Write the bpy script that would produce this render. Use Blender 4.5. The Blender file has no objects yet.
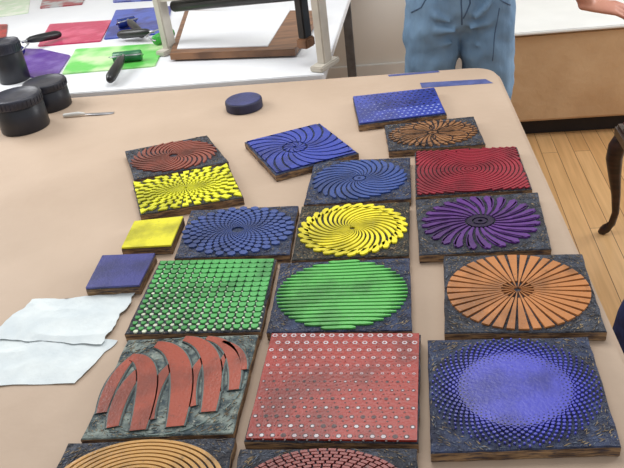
import bpy, bmesh, math, random
from math import sin, cos, pi, sqrt, radians
from mathutils import Vector, Matrix, noise
random.seed(7)
TT=.78; TH=.024; CZ=1.604      # table height, block thickness, eye height (metres)
# ---------- helpers
def lin(c):
    return tuple(((x/255)/12.92 if x/255<=.04045 else ((x/255+.055)/1.055)**2.4) for x in c)+(1,)
def new_mat(name):
    m=bpy.data.materials.new(name); m.use_nodes=True
    nt=m.node_tree; b=nt.nodes['Principled BSDF']; return m,nt,b
def ramp(nt,a,b,pa,pb):
    r=nt.nodes.new('ShaderNodeValToRGB'); r.color_ramp.elements[0].position=pa; r.color_ramp.elements[0].color=a
    r.color_ramp.elements[1].position=pb; r.color_ramp.elements[1].color=b; return r
def nmat(name,c1,c2=None,scale=20,rough=.5,bump=0,bscale=None,stretch=(1,1,1),metal=0,pa=.35,pb=.65,detail=4,spec=.5,wear=None,wlo=.6,whi=.66,wscale=90,wfac=.8,dist=.01):
    m,nt,b=new_mat(name)
    if c2 is None: c2=tuple(x*.85 for x in c1)
    tc=nt.nodes.new('ShaderNodeTexCoord'); mp=nt.nodes.new('ShaderNodeMapping'); mp.inputs['Scale'].default_value=stretch
    nt.links.new(tc.outputs['Object'],mp.inputs['Vector'])
    n=nt.nodes.new('ShaderNodeTexNoise'); n.inputs['Scale'].default_value=scale; n.inputs['Detail'].default_value=detail
    nt.links.new(mp.outputs[0],n.inputs['Vector'])
    r=ramp(nt,lin(c2),lin(c1),pa,pb); nt.links.new(n.outputs['Fac'],r.inputs['Fac']); col=r.outputs[0]
    if wear:
        n3=nt.nodes.new('ShaderNodeTexNoise'); n3.inputs['Scale'].default_value=wscale; n3.inputs['Detail'].default_value=8; n3.inputs['Roughness'].default_value=.65
        nt.links.new(mp.outputs[0],n3.inputs['Vector'])
        r3=ramp(nt,(0,0,0,1),(wfac,wfac,wfac,1),wlo,whi); nt.links.new(n3.outputs['Fac'],r3.inputs['Fac'])
        mx=nt.nodes.new('ShaderNodeMixRGB'); nt.links.new(r3.outputs[0],mx.inputs[0]); nt.links.new(col,mx.inputs[1]); mx.inputs[2].default_value=lin(wear); col=mx.outputs[0]
    nt.links.new(col,b.inputs['Base Color'])
    b.inputs['Roughness'].default_value=rough; b.inputs['Metallic'].default_value=metal
    b.inputs['Specular IOR Level'].default_value=spec
    if bump:
        n2=nt.nodes.new('ShaderNodeTexNoise'); n2.inputs['Scale'].default_value=bscale or scale*3; n2.inputs['Detail'].default_value=5
        nt.links.new(mp.outputs[0],n2.inputs['Vector'])
        bp=nt.nodes.new('ShaderNodeBump'); bp.inputs['Strength'].default_value=bump; bp.inputs['Distance'].default_value=dist
        nt.links.new(n2.outputs['Fac'],bp.inputs['Height']); nt.links.new(bp.outputs[0],b.inputs['Normal'])
    return m
def link(o,parent=None):
    bpy.context.collection.objects.link(o)
    if parent: o.parent=parent
    return o
def mesh_obj(name,verts,faces,mats,mi=None,parent=None,smooth=False,loc=(0,0,0)):
    me=bpy.data.meshes.new(name); me.from_pydata([tuple(v) for v in verts],[],faces); 
    for m in mats: me.materials.append(m)
    if mi:
        for p,i in zip(me.polygons,mi): p.material_index=i
    if smooth:
        for p in me.polygons: p.use_smooth=True
    me.update(); o=bpy.data.objects.new(name,me); o.location=loc; return link(o,parent)
def empty(name,loc=(0,0,0),rot=0):
    e=bpy.data.objects.new(name,None); e.location=loc; e.rotation_euler=(0,0,rot); return link(e)
class MB:
    """collects several shaped parts in one mesh"""
    def __init__(s): s.v=[];s.f=[];s.m=[];s.sm=[]
    def add(s,vs,fs,m=0,sm=False):
        o=len(s.v); s.v+=[tuple(v) for v in vs]; s.f+=[tuple(i+o for i in f) for f in fs]; s.m+=[m]*len(fs); s.sm+=[sm]*len(fs)
    def lathe(s,prof,c,axis=(0,0,1),n=32,m=0,sm=True,sc=(1,1)):
        q=Vector((0,0,1)).rotation_difference(Vector(axis).normalized()); c=Vector(c); vs=[];fs=[]
        for r,z in prof:
            for i in range(n):
                a=2*pi*i/n; vs.append(c+q@Vector((r*cos(a)*sc[0],r*sin(a)*sc[1],z)))
        for k in range(len(prof)-1):
            for i in range(n):
                j=(i+1)%n; fs.append((k*n+i,k*n+j,(k+1)*n+j,(k+1)*n+i))
        fs.append(tuple(range(n))[::-1]); fs.append(tuple((len(prof)-1)*n+i for i in range(n)))
        s.add(vs,fs,m,sm)
    def box(s,c,d,m=0,rot=0,bev=.15):
        bm=bmesh.new(); bmesh.ops.create_cube(bm,size=1)
        bmesh.ops.scale(bm,vec=d,verts=bm.verts)
        bmesh.ops.bevel(bm,geom=bm.edges[:],offset=min(d)*bev,segments=2,affect='EDGES')
        M=Matrix.Translation(Vector(c))@Matrix.Rotation(rot,4,'Z'); bm.transform(M)
        bm.verts.index_update(); s.add([v.co.copy() for v in bm.verts],[[v.index for v in f.verts] for f in bm.faces],m,False); bm.free()
    def tube(s,pts,rad,n=14,m=0,sm=True,flat=None):
        pts=[Vector(p) for p in pts]; vs=[];fs=[]; N=len(pts)
        ref=Vector(flat) if flat else None
        def R(i): 
            r=rad[i]; return r if isinstance(r,tuple) else (r,r)
        def frame(t):
            a=ref if ref is not None else (Vector((0,0,1)) if abs(t.z)<.8 else Vector((0,1,0)))
            x=(a-t*a.dot(t)).normalized(); return x,t.cross(x)
        seq=[]
        for i in range(N):
            t=(pts[min(i+1,N-1)]-pts[max(i-1,0)]).normalized(); 
            if i==0:
                for k in (.25,.7): seq.append((pts[0]-t*R(0)[0]*.9*(1-k),t,(R(0)[0]*sin(k*pi/2)*.98,R(0)[1]*sin(k*pi/2)*.98)))
            seq.append((pts[i],t,R(i)))
            if i==N-1:
                for k in (.7,.25): seq.append((pts[i]+t*R(i)[0]*.9*(1-k),t,(R(i)[0]*sin(k*pi/2)*.98,R(i)[1]*sin(k*pi/2)*.98)))
        for c,t,(ra,rb) in seq:
            x,y=frame(t)
            for j in range(n):
                a=2*pi*j/n; vs.append(c+x*ra*cos(a)+y*rb*sin(a))
        K=len(seq)
        for k in range(K-1):
            for j in range(n):
                l=(j+1)%n; fs.append((k*n+j,k*n+l,(k+1)*n+l,(k+1)*n+j))
        fs.append(tuple(range(n))[::-1]); fs.append(tuple((K-1)*n+j for j in range(n)))
        s.add(vs,fs,m,sm)
    def obj(s,name,mats,parent=None,loc=(0,0,0),rot=0):
        o=mesh_obj(name,s.v,s.f,mats,s.m,parent,False,loc); o.rotation_euler=(0,0,rot)
        for p,q in zip(o.data.polygons,s.sm): p.use_smooth=q
        bm=bmesh.new(); bm.from_mesh(o.data); bmesh.ops.recalc_face_normals(bm,faces=bm.faces[:]); bm.to_mesh(o.data); bm.free()
        return o
# ---------- materials
kraft=nmat('kraft_paper',(190,168,147),(180,158,137),scale=3,rough=.62,bump=.3,bscale=6,spec=.35,wear=(166,142,121),wscale=1.6,wlo=.48,whi=.75,wfac=.4,dist=.02)
whitetop=nmat('white_laminate',(230,232,234),(220,222,226),scale=3,rough=.45)
woodleg=nmat('table_wood',(150,110,75),(120,85,55),scale=6,stretch=(8,8,1),rough=.5)
wall_m=nmat('wall_paint',(238,233,224),(232,227,217),scale=2,rough=.8)
trim_m=nmat('trim_paint',(238,238,234),(230,230,226),scale=4,rough=.5)
plyside=nmat('worn_block_edge',(166,134,98),(84,64,50),scale=14,stretch=(2,2,16),rough=.8,bump=.3,spec=.3,wear=(42,46,66),wscale=22,wlo=.50,whi=.60,wfac=.8)
def gmat(n,a,b,fleck): return nmat(n,a,b,scale=45,rough=.5,bump=.9,bscale=130,pa=.4,pb=.7,detail=9,spec=.4,wear=fleck,wscale=150,wlo=.59,whi=.68,wfac=.7)
ground=gmat('carved_ground_dark',(68,74,88),(26,28,38),(146,128,102))
groundb=gmat('carved_ground_navy',(58,72,106),(24,30,54),(132,134,134))
groundk=gmat('carved_ground_black',(56,58,50),(16,19,22),(126,116,80))
groundg=nmat('carved_ground_grey',(136,146,138),(56,70,76),scale=40,rough=.6,bump=.9,bscale=90,pa=.4,pb=.62,detail=9,spec=.3,wear=(174,172,156),wscale=110,wlo=.58,whi=.64,wfac=.7)
gouge=nmat('gouge_wood',(172,150,114),(90,80,74),scale=60,rough=.7,spec=.3)
gouge2=nmat('gouge_grey',(124,132,144),(62,70,88),scale=60,rough=.7,spec=.3)
def ink(name,c,dark=.76,rough=.32,bump=.12,wear=True,wf=.5):
    return nmat('ink_'+name,c,tuple(x*dark for x in c),scale=14,rough=rough,bump=bump,bscale=200,pa=.36,pb=.58,detail=6,spec=.45,wear=tuple(x*.35+14 for x in c) if wear else None,wscale=70,wlo=.60,whi=.70,wfac=wf)
# ---------- printing blocks
class Blk:
    def __init__(s,name,c,mats,th=TH,rel=.0036,z=TT):
        s.name=name; s.c=[Vector((p[0],p[1],0)) for p in c]; s.mats=mats
        s.o=sum(s.c,Vector())/4; s.zt=th; s.zg=th-rel; s.v=[];s.f=[];s.m=[]; s.z=z
        s.body()
    def P(s,u,v,z):
        a=(u+1)/2; t=(v+1)/2; TL,TR,BR,BL=s.c
        p=BL*(1-a)*(1-t)+BR*a*(1-t)+TR*a*t+TL*(1-a)*t-s.o; return (p.x,p.y,z)
    def body(s):
        pts=[]; n=11
        def j(): return random.uniform(-.012,.002)
        for side in range(4):
            for k in range(n):
                t=-1+2*k/n; e=1+j()
                pts.append([(t,-e),(e,t),(-t,e),(-e,-t)][side])
        N=len(pts); zs=[(0,.985),(.0015,.992),(s.zg-.002,.995),(s.zg,.982)]
        o=len(s.v)
        for z,k in zs:
            for u,v in pts: s.v.append(s.P(u*k,v*k,z))
        for r in range(3):
            for i in range(N):
                l=(i+1)%N; s.f.append((o+r*N+i,o+r*N+l,o+(r+1)*N+l,o+(r+1)*N+i)); s.m.append(1 if r<2 else 0)
        s.f.append(tuple(o+3*N+i for i in range(N))); s.m.append(0)
        s.f.append(tuple(o+i for i in range(N))[::-1]); s.m.append(1)
    def poly(s,pts,m=2,z0=None,z1=None):
        z0=s.zg if z0 is None else z0; z1=s.zt if z1 is None else z1
        A=sum(pts[i][0]*pts[(i+1)%len(pts)][1]-pts[(i+1)%len(pts)][0]*pts[i][1] for i in range(len(pts)))
        if abs(A)<1e-6: return
        if A<0: pts=pts[::-1]
        o=len(s.v); n=len(pts)
        for u,v in pts: s.v.append(s.P(u,v,z1))
        for u,v in pts: s.v.append(s.P(u,v,z0-.0004))
        s.f.append(tuple(range(o,o+n))); s.m.append(m)
        for i in range(n):
            l=(i+1)%n; s.f.append((o+n+i,o+n+l,o+l,o+i)); s.m.append(m)
    def strip(s,L,R,m=2,z0=None,z1=None):
        z0=s.zg if z0 is None else z0; z1=s.zt if z1 is None else z1
        n=len(L); A=sum((R[i][0]-L[i][0])*(L[i+1][1]-L[i][1])-(R[i][1]-L[i][1])*(L[i+1][0]-L[i][0]) for i in range(n-1))
        if A<0: L,R=R,L
        o=len(s.v)
        for z in (z1,z0-.0004):
            for p in L: s.v.append(s.P(p[0],p[1],z))
            for p in R: s.v.append(s.P(p[0],p[1],z))
        for i in range(n-1):
            s.f.append((o+i,o+n+i,o+n+i+1,o+i+1)); s.m.append(m)
            s.f.append((o+2*n+i,o+i,o+i+1,o+2*n+i+1)); s.m.append(m)
            s.f.append((o+n+i,o+3*n+i,o+3*n+i+1,o+n+i+1)); s.m.append(m)
        s.f.append((o,o+2*n,o+3*n,o+n)); s.m.append(m)
        s.f.append((o+n-1,o+2*n-1,o+4*n-1,o+3*n-1)); s.m.append(m)
    def arc(s,fn,w,n=14,m=2,**k):
        L=[];R=[]
        for i in range(n+1):
            t=i/n; p=Vector(fn(t)); d=(Vector(fn(min(1,t+.01)))-Vector(fn(max(0,t-.01))))
            d=d.normalized() if d.length>0 else Vector((1,0)); q=Vector((-d.y,d.x)); ww=max(w(t),.002)
            L.append(p+q*ww); R.append(p-q*ww)
        s.strip(L,R,m,**k)
    def swirl(s,n,r0,r1,tw,d0,d1,cx=0,cy=0,tip=.25,m=2,steps=12,sq=False,pw=1,a0=0,jit=.0,**kw):
        for i in range(n):
            a=2*pi*(i+a0)/n; L=[];R=[]
            rr=r1*(1+random.uniform(-jit,jit))
            for k in range(steps+1):
                t=k/steps; r=r0+(rr-r0)*t; an=a+tw*t**pw
                h=(d0+(d1-d0)*t)*pi/n*random.uniform(.9,1.05)
                e=1 if t<1-tip else sqrt(max(0,1-((t-1+tip)/tip)**2))*.9+.1
                def q(an):
                    x,y=cx+r*cos(an),cy+r*sin(an)
                    if sq: x,y=max(-.95,min(.95,x)),max(-.95,min(.95,y))
                    return (x,y)
                L.append(q(an+h*e)); R.append(q(an-h*e))
            s.strip(L,R,m,**kw)
    def dot(s,u,v,r,m=2,n=8,rot=0,sx=1,sy=1,**k):
        s.poly([(u+(r*sx*cos(2*pi*i/n))*cos(rot)-(r*sy*sin(2*pi*i/n))*sin(rot),v+(r*sx*cos(2*pi*i/n))*sin(rot)+(r*sy*sin(2*pi*i/n))*cos(rot)) for i in range(n)],m,**k)
    def ring(s,r,w,m=2,n=64,cx=0,cy=0,a0=0,a1=2*pi,p=2,**k):
        def q(a,r):
            c,d=cos(a),sin(a); f=(abs(c)**p+abs(d)**p)**(-1/p); return (cx+r*f*c,cy+r*f*d)
        L=[q(a0+(a1-a0)*i/n,r-w) for i in range(n+1)]; R=[q(a0+(a1-a0)*i/n,r+w) for i in range(n+1)]
        s.strip(L,R,m,**k)
    def gouges(s,n=130,rin=.96,ms=(3,)):
        c=0; n=int(n*2.2)
        while c<n:
            u,v=random.uniform(-.97,.97),random.uniform(-.97,.97); r=sqrt(u*u+v*v)
            if r<rin: continue
            c+=1; a=math.atan2(v,u)+pi/2+random.gauss(0,.35); l=random.uniform(.02,.09); w=random.uniform(.002,.006)
            d=Vector((cos(a),sin(a))); p=Vector((u,v)); q=Vector((-d.y,d.x))
            e=p+d*l
            if max(abs(e.x),abs(e.y))>.98: continue
            s.poly([p-q*w*.3,p+d*l*.5-q*w,e,p+d*l*.5+q*w],random.choice(ms),z1=s.zg+random.uniform(.0003,.0012))
    def done(s):
        me=bpy.data.meshes.new(s.name); me.from_pydata(s.v,[],s.f)
        for m in s.mats: me.materials.append(m)
        for p,i in zip(me.polygons,s.m): p.material_index=i
        o=bpy.data.objects.new(s.name,me); o.location=(s.o.x,s.o.y,s.z+.0003); return link(o)
# top-face corners of every block on the table, millimetres (far-left, far-right, near-right, near-left)
W={k:[(a/1000,b/1000) for a,b in v] for k,v in {
'fan':[(-819,1792),(-593,1868),(-489,1682),(-731,1608)],
'checker':[(-730,1592),(-490,1672),(-411,1481),(-654,1419)],
'yplain':[(-656,1387),(-540,1399),(-535,1274),(-649,1271)],
'nplain':[(-683,1245),(-562,1245),(-561,1128),(-675,1124)],
'bdots':[(-531,1431),(-272,1429),(-266,1224),(-517,1227)],
'scales':[(-547,1221),(-291,1211),(-286,978),(-544,978)],
'arches':[(-532,964),(-289,972),(-289,740),(-530,728)],
'ochre':[(-548,722),(-284,733),(-278,557),(-545,539)],
'hex':[(-268,972),(-4,963),(-12,720),(-271,724)],
'redspiral':[(-275,711),(-15,713),(-15,536),(-270,529)],
'stripes':[(-282,1194),(-20,1197),(-18,971),(-277,974)],
'yspiral':[(-266,1424),(-18,1422),(-21,1204),(-261,1202)],
'bswirl':[(-259,1656),(-14,1646),(-14,1436),(-262,1430)],
'waves':[(-471,1802),(-267,1901),(-145,1688),(-351,1589)],
'bplate':[(-186,2087),(66,2113),(90,1906),(-156,1869)],
'brown':[(-84,1857),(162,1879),(176,1698),(-70,1691)],
'maroon':[(-4,1678),(249,1672),(254,1450),(-6,1442)],
'purple':[(-6,1430),(263,1437),(254,1208),(-3,1203)],
'orange':[(44,1199),(306,1188),(298,957),(34,961)],
'blue':[(4,947),(266,947),(262,715),(2,702)]}.items()}
def mk(key,g,c,*extra,name='carved_printing_block',**k):
    return Blk(name,W[key],[g,plyside,ink(key,c),gouge]+list(extra),**k)
GB=(3,5)
b=mk('blue',groundb,(78,80,186),ink('navy_dots',(20,22,52),wear=False),gouge2)
R=.66; b.poly([(R*cos(2*pi*i/66),R*sin(2*pi*i/66)) for i in range(66)])
for k in range(8):
    r=.665+k*.041; n=56; rad=.0235-.0018*k
    for i in range(n): a=2*pi*(i+.5*(k%2))/n; b.dot(r*cos(a),r*sin(a),rad,n=6,rot=a,sx=.95,sy=1.15)
for k in range(4):
    r=.63-k*.042; n=56
    for i in range(n): a=2*pi*(i+.5*((k+1)%2))/n; b.dot(r*cos(a),r*sin(a),.0145-.0032*k,m=4,n=5,rot=a,z0=b.zt,z1=b.zt+.0002)
b.gouges(150,.97,GB); b.done()
b=mk('hex',ground,(156,42,28),nmat('pale_ink_hex',(214,212,214),(180,160,164),scale=80,spec=.3),ink('dark_red_specks',(60,16,18),wear=False))
b.poly([(-.97,-.97),(.97,-.97),(.975,.97),(-.97,.97)])
for j in range(13):
    for i in range(15):
        u=-.92+1.84*(i+.5*(j%2))/14.5; v=.92-1.84*j/12; t=j/12; q=random.random()
        if t<.42:
            r=.036*(1-t*1.3)+.004; b.dot(u,v,r,m=4,n=6,z0=b.zt,z1=b.zt+.0005); b.dot(u,v,r*.5,m=2,n=6,z0=b.zt,z1=b.zt+.0007)
        else:
            r=.014+.026*max(0,t-.5); b.dot(u,v,r+.008,m=5,n=6,z0=b.zt,z1=b.zt+.0003)
            if q<.35+t*.5: b.dot(u+random.uniform(-.004,.004),v-.004,r*random.uniform(.7,1.1),m=4,n=random.choice((5,6)),z0=b.zt,z1=b.zt+.0005)
        if i<14: b.dot(u+.065,v,.009,m=5,n=4,z0=b.zt,z1=b.zt+.0004); b.dot(u+.03,v-.07,.007+.008*t,m=5,n=4,z0=b.zt,z1=b.zt+.0004)
b.done()
b=mk('arches',groundg,(158,68,44),ink('teal_ridge',(92,110,106)),ink('dark_edge',(44,52,54)))
def bez(p,q,r): return lambda t:((1-t)**2*p[0]+2*t*(1-t)*q[0]+t*t*r[0],(1-t)**2*p[1]+2*t*(1-t)*q[1]+t*t*r[1])
prof=lambda w,lo=.35:(lambda t:w*1.18*(lo+(1-lo)*sin(pi*min(1,t*.72+.06))))
left=[((-.74,.62),(-.98,.2),(-.86,-.55),.075),((-.46,.46),(-.80,.0),(-.62,-.82),.085),((-.02,.52),(-.38,.1),(-.16,-.72),.07),((.34,.58),(.12,.2),(.36,-.5),.055),((.62,.6),(.52,.25),(.66,-.25),.04)]
right=[((-.80,.55),(-.38,.55),(-.26,-.90),.115),((-.50,.82),(.10,.70),(.22,-.86),.125),((-.10,.93),(.52,.80),(.60,-.62),.105),((.24,.92),(.78,.80),(.86,-.22),.075),((.5,.82),(.86,.66),(.93,.18),.04)]
for L_,z in ((left,-.0008),(right,0)):
    for p,q,r,w in L_:
        f=bez(p,q,r)
        b.arc(f,prof(w+.030),n=24,m=5,z1=b.zt-.0018+z*.5); b.arc(f,prof(w+.016),n=24,m=4,z1=b.zt-.0008+z); b.arc(f,prof(w),n=24,z1=b.zt+z)
for i in range(30):
    a=2*pi*i/30; b.ring(.975,.012,m=4,n=3,a0=a,a1=a+.14,z1=b.zg+.0012)
b.gouges(240,.5,(4,3)); b.gouges(140,.95,(5,3)); b.done()
b=mk('ochre',ground,(196,148,80),gouge2,gouge2)
for k in range(12): b.ring(.95-k*.076,.025,n=80)
b.gouges(120,1.0,GB); b.done()
b=mk('redspiral',ground,(136,54,46),gouge2,gouge2)
for k in range(14):
    r=.94-k*.062; n=max(12,int(60*r))
    for i in range(n): a=2*pi*i/n+k*.09; b.ring(r,.023,n=3,a0=a,a1=a+2*pi/n*.78)
b.gouges(120,1.0,GB); b.done()
b=mk('scales',ground,(84,172,92),nmat('pale_gap',(214,222,196),(150,160,140),scale=50))
nc,nr=15,14
for j in range(nr):
    for i in range(nc):
        w=1.92/nc; h=1.92/nr; u=-.96+w*(i+.5); v=.96-h*(j+.5); t=j/nr; g=max(0,t*1.0+.42-(i/nc)*.8)
        k=.485-.17*g; hh=.475-.18*g
        pts=[(u-w*k,v+h*hh*.9),(u-w*k,v)]+[(u+w*k*cos(a),v+h*hh*sin(a)) for a in [pi+pi*q/8 for q in range(1,8)]]+[(u+w*k,v),(u+w*k,v+h*hh*.9)]
        b.poly(pts)
        if g>.25: b.dot(u+w*.5,v-h*.40,.008+.022*g,m=4,n=6,z1=b.zg+.0022)
b.done()
b=mk('stripes',groundb,(94,184,88),gouge2,gouge2)
for i in range(20):
    v=-.92+1.84*i/19; h=sqrt(max(.012,.95**2-v*v)); 
    b.arc(lambda t,v=v,h=h:(-h+2*h*t,v+.006*sin(t*pi*2+v*3)),lambda t:.031*min(1,.3+6*min(t,1-t)),n=24)
b.gouges(150,.99,GB); b.done()
b=mk('yspiral',groundk,(240,224,44),gouge2,gouge2)
b.swirl(27,.05,.90,-1.9,.52,.60,tip=.04,steps=18,pw=.7)
b.swirl(27,.78,.97,-.12,.6,.84,tip=.6,steps=6,a0=-.25); b.gouges(130,1.0,(3,)); b.done()
b=mk('bdots',groundb,(60,80,140),gouge2,gouge2)
for k in range(15):
    r=.12*1.157**k; n=28; dr=r*.155
    for i in range(n):
        a=2*pi*(i+.5*k)/n; b.dot(r*cos(a),r*sin(a),1,n=6,rot=a+.2,sx=dr*.58,sy=r*pi/n*.74)
b.gouges(110,1.0,GB); b.done()
b=mk('bswirl',groundb,(54,78,142),gouge2,gouge2)
b.swirl(26,.14,.93,1.1,.7,.7,tip=.1,steps=14); b.ring(.07,.04); b.gouges(110,.97,GB); b.done()
b=mk('waves',groundb,(54,70,160))
b.swirl(22,.30,1.5,1.0,.78,.76,tip=.01,steps=20,sq=True,cx=-.1,cy=.02)
b.swirl(11,.05,.27,.7,.74,.74,tip=.1,steps=6,cx=-.1,cy=.02)
b.done()
b=mk('bplate',groundb,(52,68,158),ink('pale_blue_dots',(150,164,214),wear=False),ink('navy_holes',(18,24,56),wear=False))
b.poly([(-.97,-.96),(.97,-.96),(.97,.96),(-.97,.96)])
for j in range(11):
    for i in range(15):
        u=-.9+1.8*(i+.5*(j%2))/14.5; v=-.86+1.72*j/10; b.dot(u,v,.018+.016*(i/15),m=(4 if (j<4 or (i<5 and j<7)) else 5),n=6,z0=b.zt,z1=b.zt+.0004)
for i in range(12): 
    v=-.3+i*.1; b.arc(lambda t,v=v:(-.5+1.3*t,v+.05*sin(t*7)),lambda t:.007,m=5,n=20,z0=b.zt,z1=b.zt+.0003)
b.done()
b=mk('brown',ground,(152,108,72),ink('brown_groove',(48,36,32)),gouge2)
b.swirl(36,.12,.95,.25,.62,.6,tip=.08,steps=8)
for q in range(8):
    a=2*pi*q/8; b.ring(.38,.014,m=4,cx=.48*cos(a),cy=.48*sin(a),n=32,z0=b.zt,z1=b.zt+.0003)
b.ring(.07,.03); b.gouges(120,.98,GB); b.done()
b=mk('maroon',ground,(148,40,54),ink('maroon_groove_shade',(56,14,24),wear=False))  # groove shade put into the colour: darker maroon base between the rings
b.poly([(-.97,-.97),(.97,-.97),(.97,.97),(-.97,.97)],m=4,z1=b.zt-.0024)
for k in range(18):
    r=1.30-k*.074
    if r<=.95: b.ring(r,.026,n=72,a0=.3*k,a1=.3*k+2*pi-.03)
    else:
        h=math.acos(min(1,.95/r)); 
        for c in range(4):
            a0=c*pi/2+h; a1=(c+1)*pi/2-h
            if a1-a0>.04: b.ring(r,.026,n=16,a0=a0,a1=a1)
b.done()
b=mk('purple',ground,(94,50,126),ink('purple_dark',(40,22,60)),gouge2)
b.swirl(24,.24,.93,.35,.5,.76,tip=.14,steps=8); b.swirl(24,.5,.93,.2,.12,.16,a0=.35,tip=.1,steps=6); b.ring(.17,.04,m=4); b.ring(.07,.03,m=4); b.gouges(130,1.0,GB); b.done()
b=mk('orange',ground,(190,124,70),ink('orange_groove',(44,34,32),wear=False),gouge2)
for i in range(36):
    a=2*pi*i/36; h=pi/36*(.80 if i%2 else .62); r0=.05 if i%2==0 else .22
    b.strip([(r*cos(a-h),r*sin(a-h)) for r in (r0,.3,.6,.95)],[(r*cos(a+h),r*sin(a+h)) for r in (r0,.3,.6,.95)])
b.gouges(130,1.0,GB); b.done()
b=mk('fan',ground,(136,70,56),gouge2,gouge2); b.swirl(26,.1,.96,-1.5,.62,.66,tip=.1,steps=14); b.gouges(100,.98,GB); b.done()
b=mk('checker',groundk,(228,226,40))
n=26; 
for i in range(n):
    for k in range(13):
        r0=.16*1.18**k if k else .03; r1=.16*1.18**(k+1)
        off=(.32*(k%2) if k>2 else 0); a=2*pi*(i+off)/n; h=pi/n*.52
        def q(r,an):
            lim=.97/max(abs(cos(an)),abs(sin(an))); r=min(r,lim); return (r*cos(an),r*sin(an))
        if r0>.95/max(abs(cos(a)),abs(sin(a))): continue
        b.poly([q(r0,a-h),q(r1,a-h),q(r1,a+h),q(r0,a+h)])
b.done()
for key,c in (('yplain',(222,214,44)),('nplain',(62,64,128))):
    b=mk(key,groundk,c,name='plain_printing_block'); b.poly([(-.985,-.985),(.985,-.985),(.985,.985),(-.985,.985)]); b.done()
mb=MB()
mb.lathe([(.056,0),(.0585,.002),(.059,.024),(.058,.0285),(.0555,.03)],(0,0,0),m=0,n=40,sm=False)
mb.lathe([(.0555,.0295),(.0555,.0312),(.054,.032)],(0,0,0),m=1,n=40,sm=False)
mb.obj('round_printing_block',[nmat('round_side_ink',(36,38,70),(26,26,46),scale=20,rough=.6),ink('round_top',(54,60,112))],loc=(-.53,2.11,TT+.0003))
# ---------- kraft covered table
def slab(name,out,z0,z1,mat,parent=None,bev=.006,rad=.0):
    A=sum(out[i-1][0]*out[i][1]-out[i][0]*out[i-1][1] for i in range(len(out)))
    if A<0: out=out[::-1]
    bm=bmesh.new(); vs=[bm.verts.new((p[0],p[1],z1)) for p in out]; f=bm.faces.new(vs)
    r=bmesh.ops.extrude_face_region(bm,geom=[f]); 
    for v in r['geom']:
        if isinstance(v,bmesh.types.BMVert): v.co.z=z0
    bmesh.ops.recalc_face_normals(bm,faces=bm.faces[:])
    ed=[e for e in bm.edges if all(abs(v.co.z-z1)<1e-6 for v in e.verts)]
    if bev: bmesh.ops.bevel(bm,geom=ed,offset=bev,segments=4,affect='EDGES')
    me=bpy.data.meshes.new(name); bm.to_mesh(me); bm.free(); me.materials.append(mat)
    o=bpy.data.objects.new(name,me); return link(o,parent)
def rounded(c,r,n=8):
    out=[]; N=len(c)
    for i in range(N):
        p=Vector(c[i]); a=(Vector(c[i-1])-p).normalized(); d=(Vector(c[(i+1)%N])-p).normalized()
        rr=r[i] if isinstance(r,(list,tuple)) else r
        for k in range(n+1):
            t=k/n; out.append(tuple((p+a*rr)*(1-t)**2+p*2*t*(1-t)+(p+d*rr)*t*t))
    return out
tb=empty('kraft_paper_table')
slab('tabletop',rounded([(-1.75,.38),(.342,.38),(.272,2.335),(-1.75,2.335)],[.05,.05,.10,.05]),TT-.045,TT,kraft,tb,bev=.012)
mb=MB()
for lx in (-1.62,.2):
    for ly in (.5,2.2): mb.box((lx,ly,(TT-.045)/2),(.07,.07,TT-.045),bev=.08)
mb.box((-.7,.5,.68),(1.78,.03,.11)); mb.box((-.7,2.2,.68),(1.78,.03,.11)); mb.box((.2,1.35,.68),(.03,1.65,.11)); mb.box((-1.62,1.35,.68),(.03,1.65,.11))
mb.obj('legs_and_apron',[woodleg],tb)
tape=nmat('blue_tape',(84,94,146),(64,74,124),scale=30,rough=.6)
def flat(name,quad,z,th,mat,n=10,amp=0,rag=0,parent=None,seed=0):
    vs=[];fs=[]
    a,b_,c,d=[Vector((p[0],p[1],0)) for p in quad]; o=(a+b_+c+d)/4
    for s in range(2):
        for j in range(n+1):
            for i in range(n+1):
                u,v=i/n,j/n; p=a*(1-u)*(1-v)+b_*u*(1-v)+c*u*v+d*(1-u)*v
                if rag and (i in(0,n) or j in (0,n)):
                    p=p+Vector((noise.noise(Vector((p.x*28,p.y*28,seed)))+.5*noise.noise(Vector((p.x*70,p.y*70,seed))),noise.noise(Vector((p.x*28,p.y*28,seed+5))),0))*rag
                h=(1-abs(noise.noise(Vector((p.x*7,p.y*13,seed+3))))*3.4)*amp; h=max(0,h)*.8+(.5-abs(noise.noise(Vector((p.x*34,p.y*20,seed+7)))))*amp*.5
                h=max(h,0)
                vs.append((p.x-o.x,p.y-o.y,(h+th if s==0 else h*.9)))
    M=(n+1)**2
    for j in range(n):
        for i in range(n):
            k=j*(n+1)+i; fs.append((k,k+1,k+n+2,k+n+1)); fs.append((M+k,M+k+n+1,M+k+n+2,M+k+1))
    for i in range(n):
        for p,q in ((i,i+1),(n*(n+1)+i+1,n*(n+1)+i),((i+1)*(n+1),i*(n+1)),(i*(n+1)+n,(i+1)*(n+1)+n)):
            fs.append((q,p,M+p,M+q))
    return mesh_obj(name,vs,fs,[mat],parent=parent,smooth=False,loc=(o.x,o.y,z))
flat('blue_tape_strip',[(-.081,2.318),(.084,2.322),(.088,2.306),(-.077,2.300)],TT+.0004,.0003,tape)
flat('blue_tape_strip',[(.022,2.221),(.225,2.213),(.245,2.172),(.027,2.175)],TT+.0004,.0003,tape)
ragm=nmat('rag_paper',(220,227,227),(204,213,216),scale=14,rough=.8,bump=.3,bscale=30,spec=.3,detail=6)
pr=empty('scrap_paper_sheets')
flat('lower_sheet',[(-.812,.868),(-.604,.870),(-.562,.985),(-.86,1.03)],TT+.001,.0006,ragm,n=44,amp=.0022,rag=.004,parent=pr,seed=2)
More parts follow.
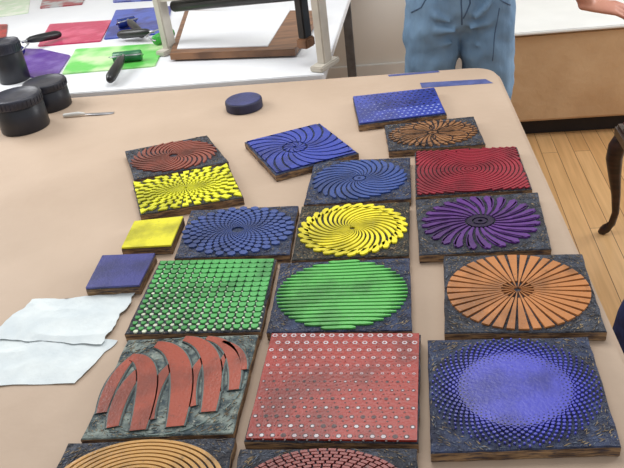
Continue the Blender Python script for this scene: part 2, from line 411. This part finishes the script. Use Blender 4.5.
flat('upper_sheet',[(-.835,.995),(-.588,.968),(-.573,1.131),(-.79,1.115)],TT+.0035,.0006,ragm,n=44,amp=.0035,rag=.008,parent=pr,seed=9)
mb=MB(); mb.tube([(-.07,0,.008),(-.02,0,.010),(.0,0,.008)],[.006,.0065,.004],m=0); mb.tube([(.0,0,.007),(.05,0,.003),(.1,0,.0025)],[(.0012,.004),(.001,.011),(.0008,.008)],m=1)
mb.obj('palette_knife',[nmat('knife_handle_white',(225,225,220),rough=.4),nmat('steel',(190,190,195),rough=.3,metal=.9)],loc=(-1.08,2.14,TT),rot=.05)
# ink jars
black=nmat('jar_black',(26,28,38),(16,18,24),scale=9,rough=.38,bump=.1)
lidm=nmat('jar_lid',(38,40,56),(24,26,36),scale=18,rough=.45)
def jar(x,y,r,h,z=TT):
    mb=MB(); mb.lathe([(r*.93,0),(r*.97,.004),(r*.97,h*.68),(r*.9,h*.72),(r*.9,h*.74)],(0,0,0),m=0,n=36)
    mb.lathe([(r*.98,h*.73),(r*1.0,h*.75),(r*1.0,h*.95),(r*.97,h*.99),(r*.86,h),(r*.84,h*.975),(r*.2,h*.975)],(0,0,0),m=1,n=36)
    for i in range(36):
        a=2*pi*i/36; mb.box((r*1.0*cos(a),r*1.0*sin(a),h*.85),(.003,.003,h*.17),m=1,rot=a)
    mb.obj('ink_jar',[black,lidm],loc=(x,y,z+.0003))
jar(-1.53,2.56,.060,.155,.785); jar(-1.245,2.25,.073,.095); jar(-1.258,2.075,.080,.115)
bpy.ops.mesh.primitive_ico_sphere_add(subdivisions=4,radius=.055,location=(-1.43,2.235,TT+.026)); o=bpy.context.object; o.name='crumpled_grey_rag'
for v in o.data.vertices:
    k=1+.35*noise.noise(v.co*32)+.2*noise.noise(v.co*80); v.co=v.co*k; v.co.z=max(v.co.z*.6,-.0255)
o.data.materials.append(nmat('grey_rag',(150,158,170),(110,116,128),rough=.8))
# ---------- white side table
WT=.785
wt=empty('white_work_table')
slab('tabletop',rounded([(-3.1,2.36),(-.30,2.36),(-.25,4.3),(-3.1,4.3)],.01),WT-.03,WT,whitetop,wt,bev=.003)
mb=MB()
for lx in (-2.9,-.36):
    for ly in (2.44,4.2): mb.box((lx,ly,(WT-.03)/2),(.05,.05,WT-.03),bev=.1)
mb.box((-1.63,2.44,.70),(2.5,.025,.09)); mb.box((-1.63,4.2,.70),(2.5,.025,.09)); mb.box((-.36,3.32,.70),(.025,1.72,.09))
mb.obj('legs_and_rails',[nmat('grey_steel',(120,122,126),rough=.4,metal=.5)],wt)
def plate(name,pts,c,c2,th=.005,scale=14,rough=.3,pa=.42,pb=.55,z=WT):
    m=nmat(name+'_mat',c,c2,scale=scale,rough=rough,pa=pa,pb=pb,bump=.15,bscale=40,spec=.4)
    return slab(name,rounded(pts,.012,5),z+.0005,z+.0005+th,m,None,bev=.001)
plate('purple_ink_slab',[(-1.916,3.058),(-1.593,2.947),(-1.405,2.817),(-1.355,2.56),(-1.43,2.55),(-1.66,2.68)],(84,44,138),(112,86,160),scale=9)
plate('red_ink_slab',[(-1.742,3.373),(-1.41,3.341),(-1.338,2.994),(-1.636,3.0)],(184,36,84),(204,80,114),scale=8)
plate('green_ink_slab',[(-1.417,2.903),(-1.009,2.879),(-.968,2.584),(-1.343,2.577)],(100,200,88),(196,226,170),scale=5,pa=.44,pb=.58)
plate('blue_ink_slab',[(-1.458,3.534),(-1.158,3.510),(-1.052,3.031),(-1.334,3.021)],(24,40,126),(44,76,176),scale=7)
plate('maroon_ink_slab',[(-2.078,4.056),(-1.796,4.022),(-1.719,3.738),(-1.958,3.737)],(150,48,60),(170,170,172))
plate('navy_ink_slab',[(-1.669,4.138),(-1.333,4.054),(-1.223,3.667),(-1.538,3.716)],(44,54,136),(80,96,180))
plate('pale_green_paper',[(-2.8,4.25),(-2.24,4.24),(-1.99,3.66),(-2.32,3.60)],(206,222,196),(224,230,214),th=.001,rough=.7)
plate('small_red_ink_tray',[(-2.12,3.467),(-2.002,3.45),(-1.871,3.166),(-1.971,3.162)],(170,36,34),(120,24,26))
steel=nmat('brayer_steel',(170,172,176),rough=.3,metal=.9); hand_m=nmat('brayer_handle_black',(30,32,32),(20,20,22),rough=.35)
def brayer(p0,p1,rc,z=WT,w=.11,r=.021):
    a=Vector(p0); b_=Vector(p1); d=(b_-a); L=d.length; an=math.atan2(d.y,d.x)
    mb=MB(); mb.lathe([(r*.9,-w/2),(r,-w/2+.002),(r,w/2-.002),(r*.9,w/2)],(0,0,r),axis=(0,1,0),m=0)
    mb.lathe([(.003,-w/2-.008),(.003,w/2+.008)],(0,0,r),axis=(0,1,0),m=1,n=10)
    for s in (-1,1): mb.tube([(0,s*(w/2+.006),r),(.03,s*(w/2+.006),r+.012),(.045,s*(w/2-.004),r+.016),(.05,s*.01,r+.018)],[(.0025,.005)]*4,m=1,n=8)
    mb.tube([(.045,0,r+.018),(.075,0,r+.017)],[.006,.006],m=1,n=10)
    mb.tube([(.07,0,r+.017),(.085,0,r+.016),(.12,0,r+.012),(L-.02,0,r+.003),(L,0,r)],[.010,.0145,.0175,.019,.014],m=2,n=16)
    return mb.obj('ink_brayer',[ink('roller',rc,rough=.25,wear=False),steel,hand_m],loc=(a.x,a.y,z+.006),rot=an)
brayer((-1.097,2.66),(-1.075,2.395),(40,110,70)); brayer((-1.02,2.90),(-1.24,2.98),(70,170,70)); brayer((-1.69,2.90),(-1.56,3.08),(40,40,120)); brayer((-1.278,3.187),(-1.13,2.95),(30,50,120),w=.08)
# ---------- printing press
pc=empty('tabletop_printing_press')
brd=nmat('press_board_wood',(140,100,70),(96,66,46),scale=8,stretch=(1,6,1),rough=.5)
slab('bed_board',[(-.916,2.63),(-.42,2.56),(-.371,3.07),(-1.03,3.30)],WT+.008,WT+.032,brd,pc,bev=.002)
slab('bed_sheet',[(-.90,2.68),(-.53,2.62),(-.51,3.12),(-1.0,3.26)],WT+.0322,WT+.036,whitetop,pc,bev=.001)
pg=nmat('press_paint_grey',(196,190,178),(176,170,158),scale=10,rough=.4)
L0=Vector((-.955,2.76)); R0=Vector((-.30,2.43)); d=(R0-L0); an=math.atan2(d.y,d.x); Ln=d.length; e=d.normalized(); nrm=Vector((-e.y,e.x))
mb=MB()
for p,h in ((L0,.30),(R0,.42)):
    mb.box((p.x,p.y,WT+.0105),(.05,.12,.02),rot=an,bev=.2)
    mb.box((p.x,p.y,WT+h/2),(.032,.05,h),rot=an,bev=.12)
    mb.lathe([(.012,0),(.016,.004),(.016,.02),(.006,.024)],(p.x,p.y,WT+h),m=1,n=12)
def beam(zl,zr,th,off,m=0,s0=0,s1=1):
    a=L0.lerp(R0,s0)+nrm*off; c=L0.lerp(R0,s1)+nrm*off
    za=zl+(zr-zl)*s0; zc=zl+(zr-zl)*s1; w=.016
    vs=[]
    for p,z in ((a,za),(c,zc)):
        for s_,t_ in ((-1,0),(1,0),(1,1),(-1,1)): vs.append((p.x+nrm.x*w*s_,p.y+nrm.y*w*s_,WT+z+th*t_))
    mb.add(vs,[(0,1,2,3),(4,7,6,5),(0,4,5,1),(1,5,6,2),(2,6,7,3),(3,7,4,0)],m)
beam(.200,.280,.028,0); beam(.210,.290,.018,.06)
a=L0.lerp(R0,.06)+nrm*.03; c=L0.lerp(R0,.94)+nrm*.03; r=.022
mb.tube([(a.x,a.y,WT+.176),(c.x,c.y,WT+.247)],[r,r],m=1,n=20)
mb.box((R0.x-e.x*.07,R0.y-e.y*.07,WT+.19),(.03,.045,.18),rot=an,m=1); mb.box((R0.x-e.x*.07,R0.y-e.y*.07,WT+.085),(.045,.055,.035),rot=an,m=2)
hub=Vector((R0.x+e.x*.05,R0.y+e.y*.05,WT+.38)); mb.lathe([(.02,0),(.02,.02),(.012,.03)],hub,axis=(e.x,e.y,0),m=1,n=16)
for k in range(3):
    a=2*pi*k/3+.5; q=Vector((nrm.x*cos(a),nrm.y*cos(a),sin(a))); mb.tube([hub+Vector((e.x,e.y,0))*.01,hub+Vector((e.x,e.y,0))*.01+q*.13],[.006,.006],m=1,n=8)
mb.obj('frame_and_roller',[pg,nmat('press_black',(40,40,42),(26,26,28),rough=.35),brd],pc)
# ---------- room
fm,nt,bs=new_mat('floor_boards')
tc=nt.nodes.new('ShaderNodeTexCoord'); mp=nt.nodes.new('ShaderNodeMapping'); mp.inputs['Rotation'].default_value=(0,0,pi/2)
br=nt.nodes.new('ShaderNodeTexBrick'); br.inputs['Scale'].default_value=1; br.inputs['Brick Width'].default_value=1.4; br.inputs['Row Height'].default_value=.075; br.inputs['Mortar Size'].default_value=.0015
br.inputs['Color1'].default_value=lin((228,184,130)); br.inputs['Color2'].default_value=lin((208,160,106)); br.inputs['Mortar'].default_value=lin((120,84,54))
nz=nt.nodes.new('ShaderNodeTexNoise'); m2=nt.nodes.new('ShaderNodeMapping'); m2.inputs['Scale'].default_value=(30,1.5,1); nz.inputs['Scale'].default_value=2
mx=nt.nodes.new('ShaderNodeMixRGB'); mx.blend_type='MULTIPLY'; mx.inputs[0].default_value=.6; rp=ramp(nt,(.72,.68,.62,1),(1,1,1,1),.3,.65)
nt.links.new(tc.outputs['Object'],mp.inputs[0]); nt.links.new(mp.outputs[0],br.inputs[0]); nt.links.new(tc.outputs['Object'],m2.inputs[0]); nt.links.new(m2.outputs[0],nz.inputs[0]); nt.links.new(nz.outputs[0],rp.inputs[0])
nt.links.new(br.outputs[0],mx.inputs[1]); nt.links.new(rp.outputs[0],mx.inputs[2]); nt.links.new(mx.outputs[0],bs.inputs['Base Color']); bs.inputs['Roughness'].default_value=.3
def boxo(name,a,b_,mat,parent=None,bev=.0):
    c=[(a[i]+b_[i])/2 for i in range(3)]; d=[b_[i]-a[i] for i in range(3)]
    mb=MB(); mb.box((0,0,0),d,bev=bev or .02); return mb.obj(name,[mat],parent,loc=c)
boxo('floor',(-3.3,-2.2,-.1),(3.6,4.5,0),fm,bev=.001)
boxo('wall_back',(-3.3,4.4,0),(3.6,4.5,2.7),wall_m)
boxo('wall_left',(-3.3,-2.2,0),(-3.2,4.4,2.7),wall_m)
boxo('baseboard_back',(-3.2,4.38,0),(3.6,4.4,.12),trim_m,bev=.2)
kb=empty('kraft_covered_bench')
kraft2=nmat('kraft_wrap',(208,174,134),(190,154,114),scale=3,rough=.7,bump=.5,bscale=6,dist=.03)
boxo('kraft_body',(.36,3.42,.09),(2.6,4.34,.535),kraft2,kb,bev=.03)
boxo('toe_kick',(.42,3.48,0),(2.5,4.3,.091),nmat('toe_dark',(40,32,28),rough=.8),kb)
boxo('top_sheet',(.34,3.40,.535),(2.62,4.35,.55),trim_m,kb,bev=.3)
dk=nmat('dark_mahogany',(58,34,26),(34,20,16),scale=10,stretch=(1,1,6),rough=.3)
ch=empty('antique_side_chair'); mb=MB()
def cab(x,y,sx,sy,H=.43):
    prof=[(0,.42,.026),(.012,.38,.032),(.018,.33,.030),(.010,.26,.023),(-.002,.18,.017),(-.008,.10,.0135),(.0,.05,.014),(.018,.025,.019),(.03,.012,.017),(.038,.007,.010)]
    mb.tube([(x+sx*o,y+sy*o*.5,z) for o,z,r in prof],[r for o,z,r in prof],n=14,m=0)
cab(.742,2.50,-1,.6); cab(.742,2.03,-1,-.6); cab(1.16,2.47,1,.6); cab(1.16,2.06,1,-.6)
mb.box((.95,2.265,.44),(.47,.51,.05),m=0,bev=.2); mb.box((.95,2.265,.478),(.43,.47,.04),m=1,bev=.4)
for yy in (2.06,2.47): mb.tube([(1.16,yy,.42),(1.19,yy,.6),(1.23,yy,.8),(1.26,yy,.98)],[.02,.018,.018,.016],m=0)
mb.tube([(1.26,2.03,.97),(1.275,2.265,1.0),(1.26,2.5,.97)],[(.03,.014)]*3,m=0); mb.tube([(1.21,2.06,.62),(1.225,2.265,.63),(1.21,2.47,.62)],[(.02,.01)]*3,m=0)
mb.tube([(1.21,2.265,.62),(1.235,2.265,.8),(1.265,2.265,.97)],[(.012,.05),(.012,.035),(.012,.055)],m=0)
mb.obj('frame_and_seat',[dk,nmat('seat_fabric',(110,50,44),rough=.9)],ch)
st=empty('wooden_stool'); mb=MB(); SX=.553
mb.lathe([(.15,.0),(.165,.006),(.165,.024),(.15,.03)],(SX,1.12,.61),n=36)
for k in range(4):
    a=pi/4+k*pi/2; mb.tube([(SX+.11*cos(a),1.12+.11*sin(a),.61),(SX+.17*cos(a),1.12+.17*sin(a),.013)],[.017,.014],n=10)
for k in range(4):
    a=pi/4+k*pi/2; c=a+pi/2; q=.148; mb.tube([(SX+q*cos(a),1.12+q*sin(a),.24),(SX+q*cos(c),1.12+q*sin(c),.24)],[.009,.009],n=8)
mb.obj('stool_frame',[woodleg],st)
vs=[];fs=[];n=40;RR=[0,.06,.12,.16,.172,.178,.182,.187,.192]; ZZ=[.740,.745,.74,.72,.67,.58,.52,.46,.42]
for k in range(len(RR)):
    for i in range(n):
        a=2*pi*i/n; w=max(0,k-3)*.005*sin(a*7+.6*k*.3); r=RR[k]+w+.001; vs.append((SX+r*cos(a),1.12+r*sin(a),ZZ[k]+.006*noise.noise(Vector((r*20*cos(a),r*20*sin(a),1)))+(.03*sin(a*2+1) if k==8 else 0)))
for k in range(len(RR)-1):
    for i in range(n): j=(i+1)%n; fs.append((k*n+i,(k+1)*n+i,(k+1)*n+j,k*n+j))
o=mesh_obj('draped_denim_apron',vs,fs,[nmat('dark_denim',(44,62,118),(28,40,84),scale=60,rough=.9)],parent=st,smooth=True)
md=o.modifiers.new('s','SOLIDIFY'); md.thickness=.004; md.offset=1
mb=MB(); mb.lathe([(.13,0),(.14,.01),(.14,.085),(.12,.096)],(SX,1.12,.641),n=32); mb.obj('seat_cushion',[nmat('cushion',(60,60,70),rough=.9)],st)
# ---------- person
pe=empty('person_standing'); PX,PY=.175,2.68
def T(p): return (p[0]+PX,p[1]+PY,p[2])
jeans=nmat('denim_light',(132,162,190),(108,138,168),scale=5,rough=.85,bump=.35,bscale=30,pa=.3,pb=.7,detail=8,spec=.2,stretch=(1.6,1.6,.7))
skin=nmat('skin',(200,140,116),(188,122,100),scale=14,rough=.5)
shirt=nmat('shirt_blue_grey',(70,84,104),(60,72,92),scale=8,rough=.85)
def body(mb,name,mats,vox,sm=6,disp=0,dsc=.1):
    o=mb.obj(name,mats,pe); 
    r=o.modifiers.new('r','REMESH'); r.mode='VOXEL'; r.voxel_size=vox; r.use_smooth_shade=True
    s=o.modifiers.new('s','SMOOTH'); s.iterations=sm; s.factor=.6
    if disp:
        t=bpy.data.textures.new(name,'CLOUDS'); t.noise_scale=dsc; t.noise_depth=1
        d=o.modifiers.new('d','DISPLACE'); d.texture=t; d.strength=disp; d.mid_level=.5
    return o
mb=MB(); fy=(0,1,0)
mb.tube([T(p) for p in [(0,0,1.06),(0,.0,1.0),(0,.005,.93),(0,.01,.86)]],[(.115,.155),(.125,.17),(.135,.19),(.125,.18)],flat=fy,n=28)
for s in (-1,1):
    mb.tube([T(p) for p in [(s*.085,.0,.93),(s*.098,-.005,.80),(s*.105,-.01,.66),(s*.108,-.012,.50),(s*.112,.005,.30),(s*.115,.02,.09)]],[(.12,.105),(.112,.104),(.100,.096),(.084,.083),(.078,.076),(.078,.076)],flat=fy,n=24)
for p,q,r in [((-.14,-.085,.86),(-.02,-.125,.835),.016),((-.15,-.08,.80),(-.03,-.105,.79),.014),((.15,-.08,.87),(.03,-.125,.84),.016),((.155,-.07,.79),(.05,-.108,.775),.014),((-.12,-.10,.93),(-.04,-.13,.87),.014),((.11,-.105,.95),(.05,-.13,.88),.013),((.10,-.09,.74),(.17,-.06,.70),.013),((-.10,-.09,.75),(-.16,-.06,.71),.013)]:
    p,q=Vector(p),Vector(q); m_=(p+q)/2+Vector((0,-.010,-.008)); mb.tube([T(p),T(m_),T(q)],[r*.7,r,r*.6],n=10)
jo=body(mb,'jeans',[jeans],.007,4,.026,.08)
mb=MB()
mb.tube([T(p) for p in [(0,0,.985),(0,0,1.08),(0,0,1.2),(0,0,1.32),(0,.005,1.40),(0,.01,1.45)]],[(.145,.19),(.13,.175),(.13,.18),(.13,.195),(.10,.17),(.07,.09)],flat=fy,n=28)
mb.tube([T(p) for p in [(.12,0,1.40),(.185,-.0,1.37),(.24,-.03,1.22)]],[.065,.064,.062]); mb.tube([T(p) for p in [(-.12,0,1.40),(-.19,-.0,1.37),(-.23,-.02,1.22)]],[.065,.064,.062])
body(mb,'t_shirt',[shirt],.01,6,.012,.12)
mb=MB()
mb.tube([T(p) for p in [(0,.015,1.40),(0,.01,1.50),(0,-.0,1.56)]],[.058,.054,.056])
mb.tube([T(p) for p in [(0,-.02,1.545),(0,-.012,1.60),(0,.0,1.67),(0,.005,1.725)]],[(.062,.045),(.09,.068),(.098,.077),(.075,.06)],flat=fy,n=24)
mb.tube([T(p) for p in [(0,-.10,1.665),(0,-.118,1.632),(0,-.122,1.615)]],[.009,.012,.013])
for s in (-1,1):
    mb.tube([T(p) for p in [(s*.074,.005,1.665),(s*.082,.012,1.645),(s*.076,.008,1.615)]],[(.012,.007)]*3)
    mb.tube([T((s*.012,-.093,1.575)),T((s*.024,-.086,1.577))],[.006,.004])
mb.tube([T(p) for p in [(.2,-.01,1.34),(.25,-.035,1.22),(.295,-.06,1.12),(.345,-.085,1.04),(.40,-.10,.935),(.425,-.10,.885)]],[.046,.044,.040,.042,.032,.026])
mb.tube([T(p) for p in [(-.2,-.01,1.34),(-.235,-.03,1.22),(-.25,-.05,1.12),(-.18,-.12,1.10),(-.09,-.16,1.09),(-.05,-.17,1.09)]],[.046,.044,.041,.040,.031,.026])
def hand(o,d,n,th,s=1):
    o=Vector(o);d=Vector(d).normalized();n=Vector(n);n=(n-d*n.dot(d)).normalized();t=n.cross(d)*th
    P=lambda a,b_,c:tuple(o+d*a+t*b_+n*c)
    mb.tube([P(-.02,0,0),P(.02,0,0),P(.05,0,.002),P(.088,0,.0)],[(.018,.026),(.017,.033),(.015,.040),(.012,.040)],flat=tuple(n),n=18)
    for k,(b_,L,r) in enumerate([(.030,.072,.0088),(.0105,.080,.0092),(-.0105,.074,.0088),(-.030,.058,.0078)]):
        f=b_*.35/.03*.25
        mb.tube([P(.078,b_,.001),P(.095,b_+f*.02,.001),P(.095+L*.42,b_*1.12,-.006),P(.095+L*.72,b_*1.16,-.020),P(.095+L*.93,b_*1.16,-.036)],[r,r*1.02,r*.96,r*.86,r*.72],n=12)
    mb.tube([P(.015,.025,-.004),P(.04,.046,-.012),P(.065,.058,-.022),P(.088,.060,-.032)],[.014,.0125,.0105,.0085],n=12)
hand(T((.425,-.10,.883)),(1,-.05,-.22),(.2,-.35,1),1); hand(T((-.05,-.17,1.09)),(1,-.1,0),(0,-1,.15),-1)
body(mb,'skin_head_arms_hands',[skin],.0045,3)
mb=MB()
for s in (-1,1):
    mb.lathe([(.004,-.002),(.0105,0),(.011,.004),(.006,.0095)],T((s*.031,-.079,1.647)),axis=(0,-1,0),m=0,n=14); mb.lathe([(.0045,.008),(.0045,.0105),(.001,.011)],T((s*.031,-.079,1.647)),axis=(0,-1,0),m=1,n=10)
    mb.tube([T((s*.016,-.095,1.668)),T((s*.03,-.095,1.673)),T((s*.047,-.085,1.668))],[.003,.0035,.0025],m=1,n=8)
mb.tube([T((-.022,-.094,1.573)),T((0,-.100,1.575)),T((.022,-.094,1.573))],[.003,.005,.003],m=2,n=10)
mb.obj('eyes_brows_lips',[nmat('eye_white',(236,234,230)),nmat('dark_brown',(52,36,26)),nmat('lips',(168,92,84))],pe)
mb=MB()
mb.tube([T(p) for p in [(0,.035,1.60),(0,.03,1.66),(0,.018,1.72),(0,.012,1.745)]],[(.085,.08),(.096,.087),(.09,.078),(.06,.05)],flat=fy,n=24)
body(mb,'hair',[nmat('hair_brown',(70,50,36),(48,34,24),scale=30,rough=.6)],.007,3,.008,.03)
mb=MB()
for s in (-1,1):
    mb.tube([T(p) for p in [(s*.115,.06,.05),(s*.115,.02,.055),(s*.118,-.06,.042),(s*.125,-.14,.036),(s*.127,-.18,.032)]],[(.046,.038),(.05,.04),(.038,.044),(.032,.047),(.022,.036)],flat=(0,0,1),n=18,m=0)
    mb.tube([T((s*.115,.07,.013)),T((s*.12,-.06,.013)),T((s*.127,-.18,.013))],[(.012,.04),(.012,.048),(.012,.040)],flat=(0,0,1),n=18,m=1)
mb.obj('shoes',[nmat('shoe_brown',(90,62,44),rough=.5),nmat('sole',(220,215,205),rough=.7)],pe)
bpy.context.view_layer.update(); dg=bpy.context.evaluated_depsgraph_get(); je=jo.evaluated_get(dg)
stm=nmat('seam_thread',(84,108,136),(70,92,118),rough=.9)
def seam(pts,r=.003):
    mb=MB(); out=[]
    P=[Vector((p[0]+PX,1.5,p[1])) for p in pts]
    for a,b_ in zip(P,P[1:]):
        for k in range(7):
            q=a.lerp(b_,k/7); ok,loc,nn,ix=je.ray_cast(q,Vector((0,1,0)))
            if ok: out.append(loc+Vector((0,.001,0)))
    if len(out)>3: mb.tube(out,[r]*len(out),n=6); mb.obj('jeans_seam',[stm],pe)
seam([(0,1.03),(.0,.93),(.004,.84)]); seam([(-.17,.90),(-.135,.925),(-.10,.98),(-.095,1.02)]); seam([(.17,.90),(.135,.925),(.10,.98),(.095,1.02)])
seam([(.025,1.0),(.03,.93),(.004,.87)]); seam([(.13,.90),(.115,.80),(.11,.70)],.0025)
# ---------- lights / world / camera
w=bpy.data.worlds.new('w'); bpy.context.scene.world=w; w.use_nodes=True; bg=w.node_tree.nodes['Background']; bg.inputs[0].default_value=(.95,.97,1,1); bg.inputs[1].default_value=.63
def area(name,loc,tgt,size,power,col=(1,1,1),sy=None):
    l=bpy.data.lights.new(name,'AREA'); l.size=size; l.energy=power; l.color=col
    o=bpy.data.objects.new(name,l); o.location=loc; o.rotation_euler=(Vector(tgt)-Vector(loc)).to_track_quat('-Z','Y').to_euler(); link(o)
area('ceiling_light',(-.3,2.2,2.65),(-.3,2.0,0),1.2,26,(1,.99,.97))
area('window_light',(3.2,3.2,1.9),(0,1.6,.7),1.6,62,(.98,.99,1))
area('window_light',(-2.6,2.6,2.2),(-.3,1.4,.7),1.2,40,(.98,.99,1))
cd=bpy.data.cameras.new('camera'); cam=bpy.data.objects.new('camera',cd); link(cam)
right=Vector((.98818,.10286,-.11364)).normalized(); fw=Vector((-.14736,.8415,-.51976)); fw=(fw-right*fw.dot(right)).normalized(); upv=right.cross(fw)
cam.matrix_world=Matrix(((right.x,upv.x,-fw.x,0),(right.y,upv.y,-fw.y,0),(right.z,upv.z,-fw.z,CZ),(0,0,0,1)))
cd.sensor_width=36; cd.lens=41.54; cd.clip_start=.05
bpy.context.scene.camera=cam
bpy.context.scene.view_settings.view_transform='Standard'
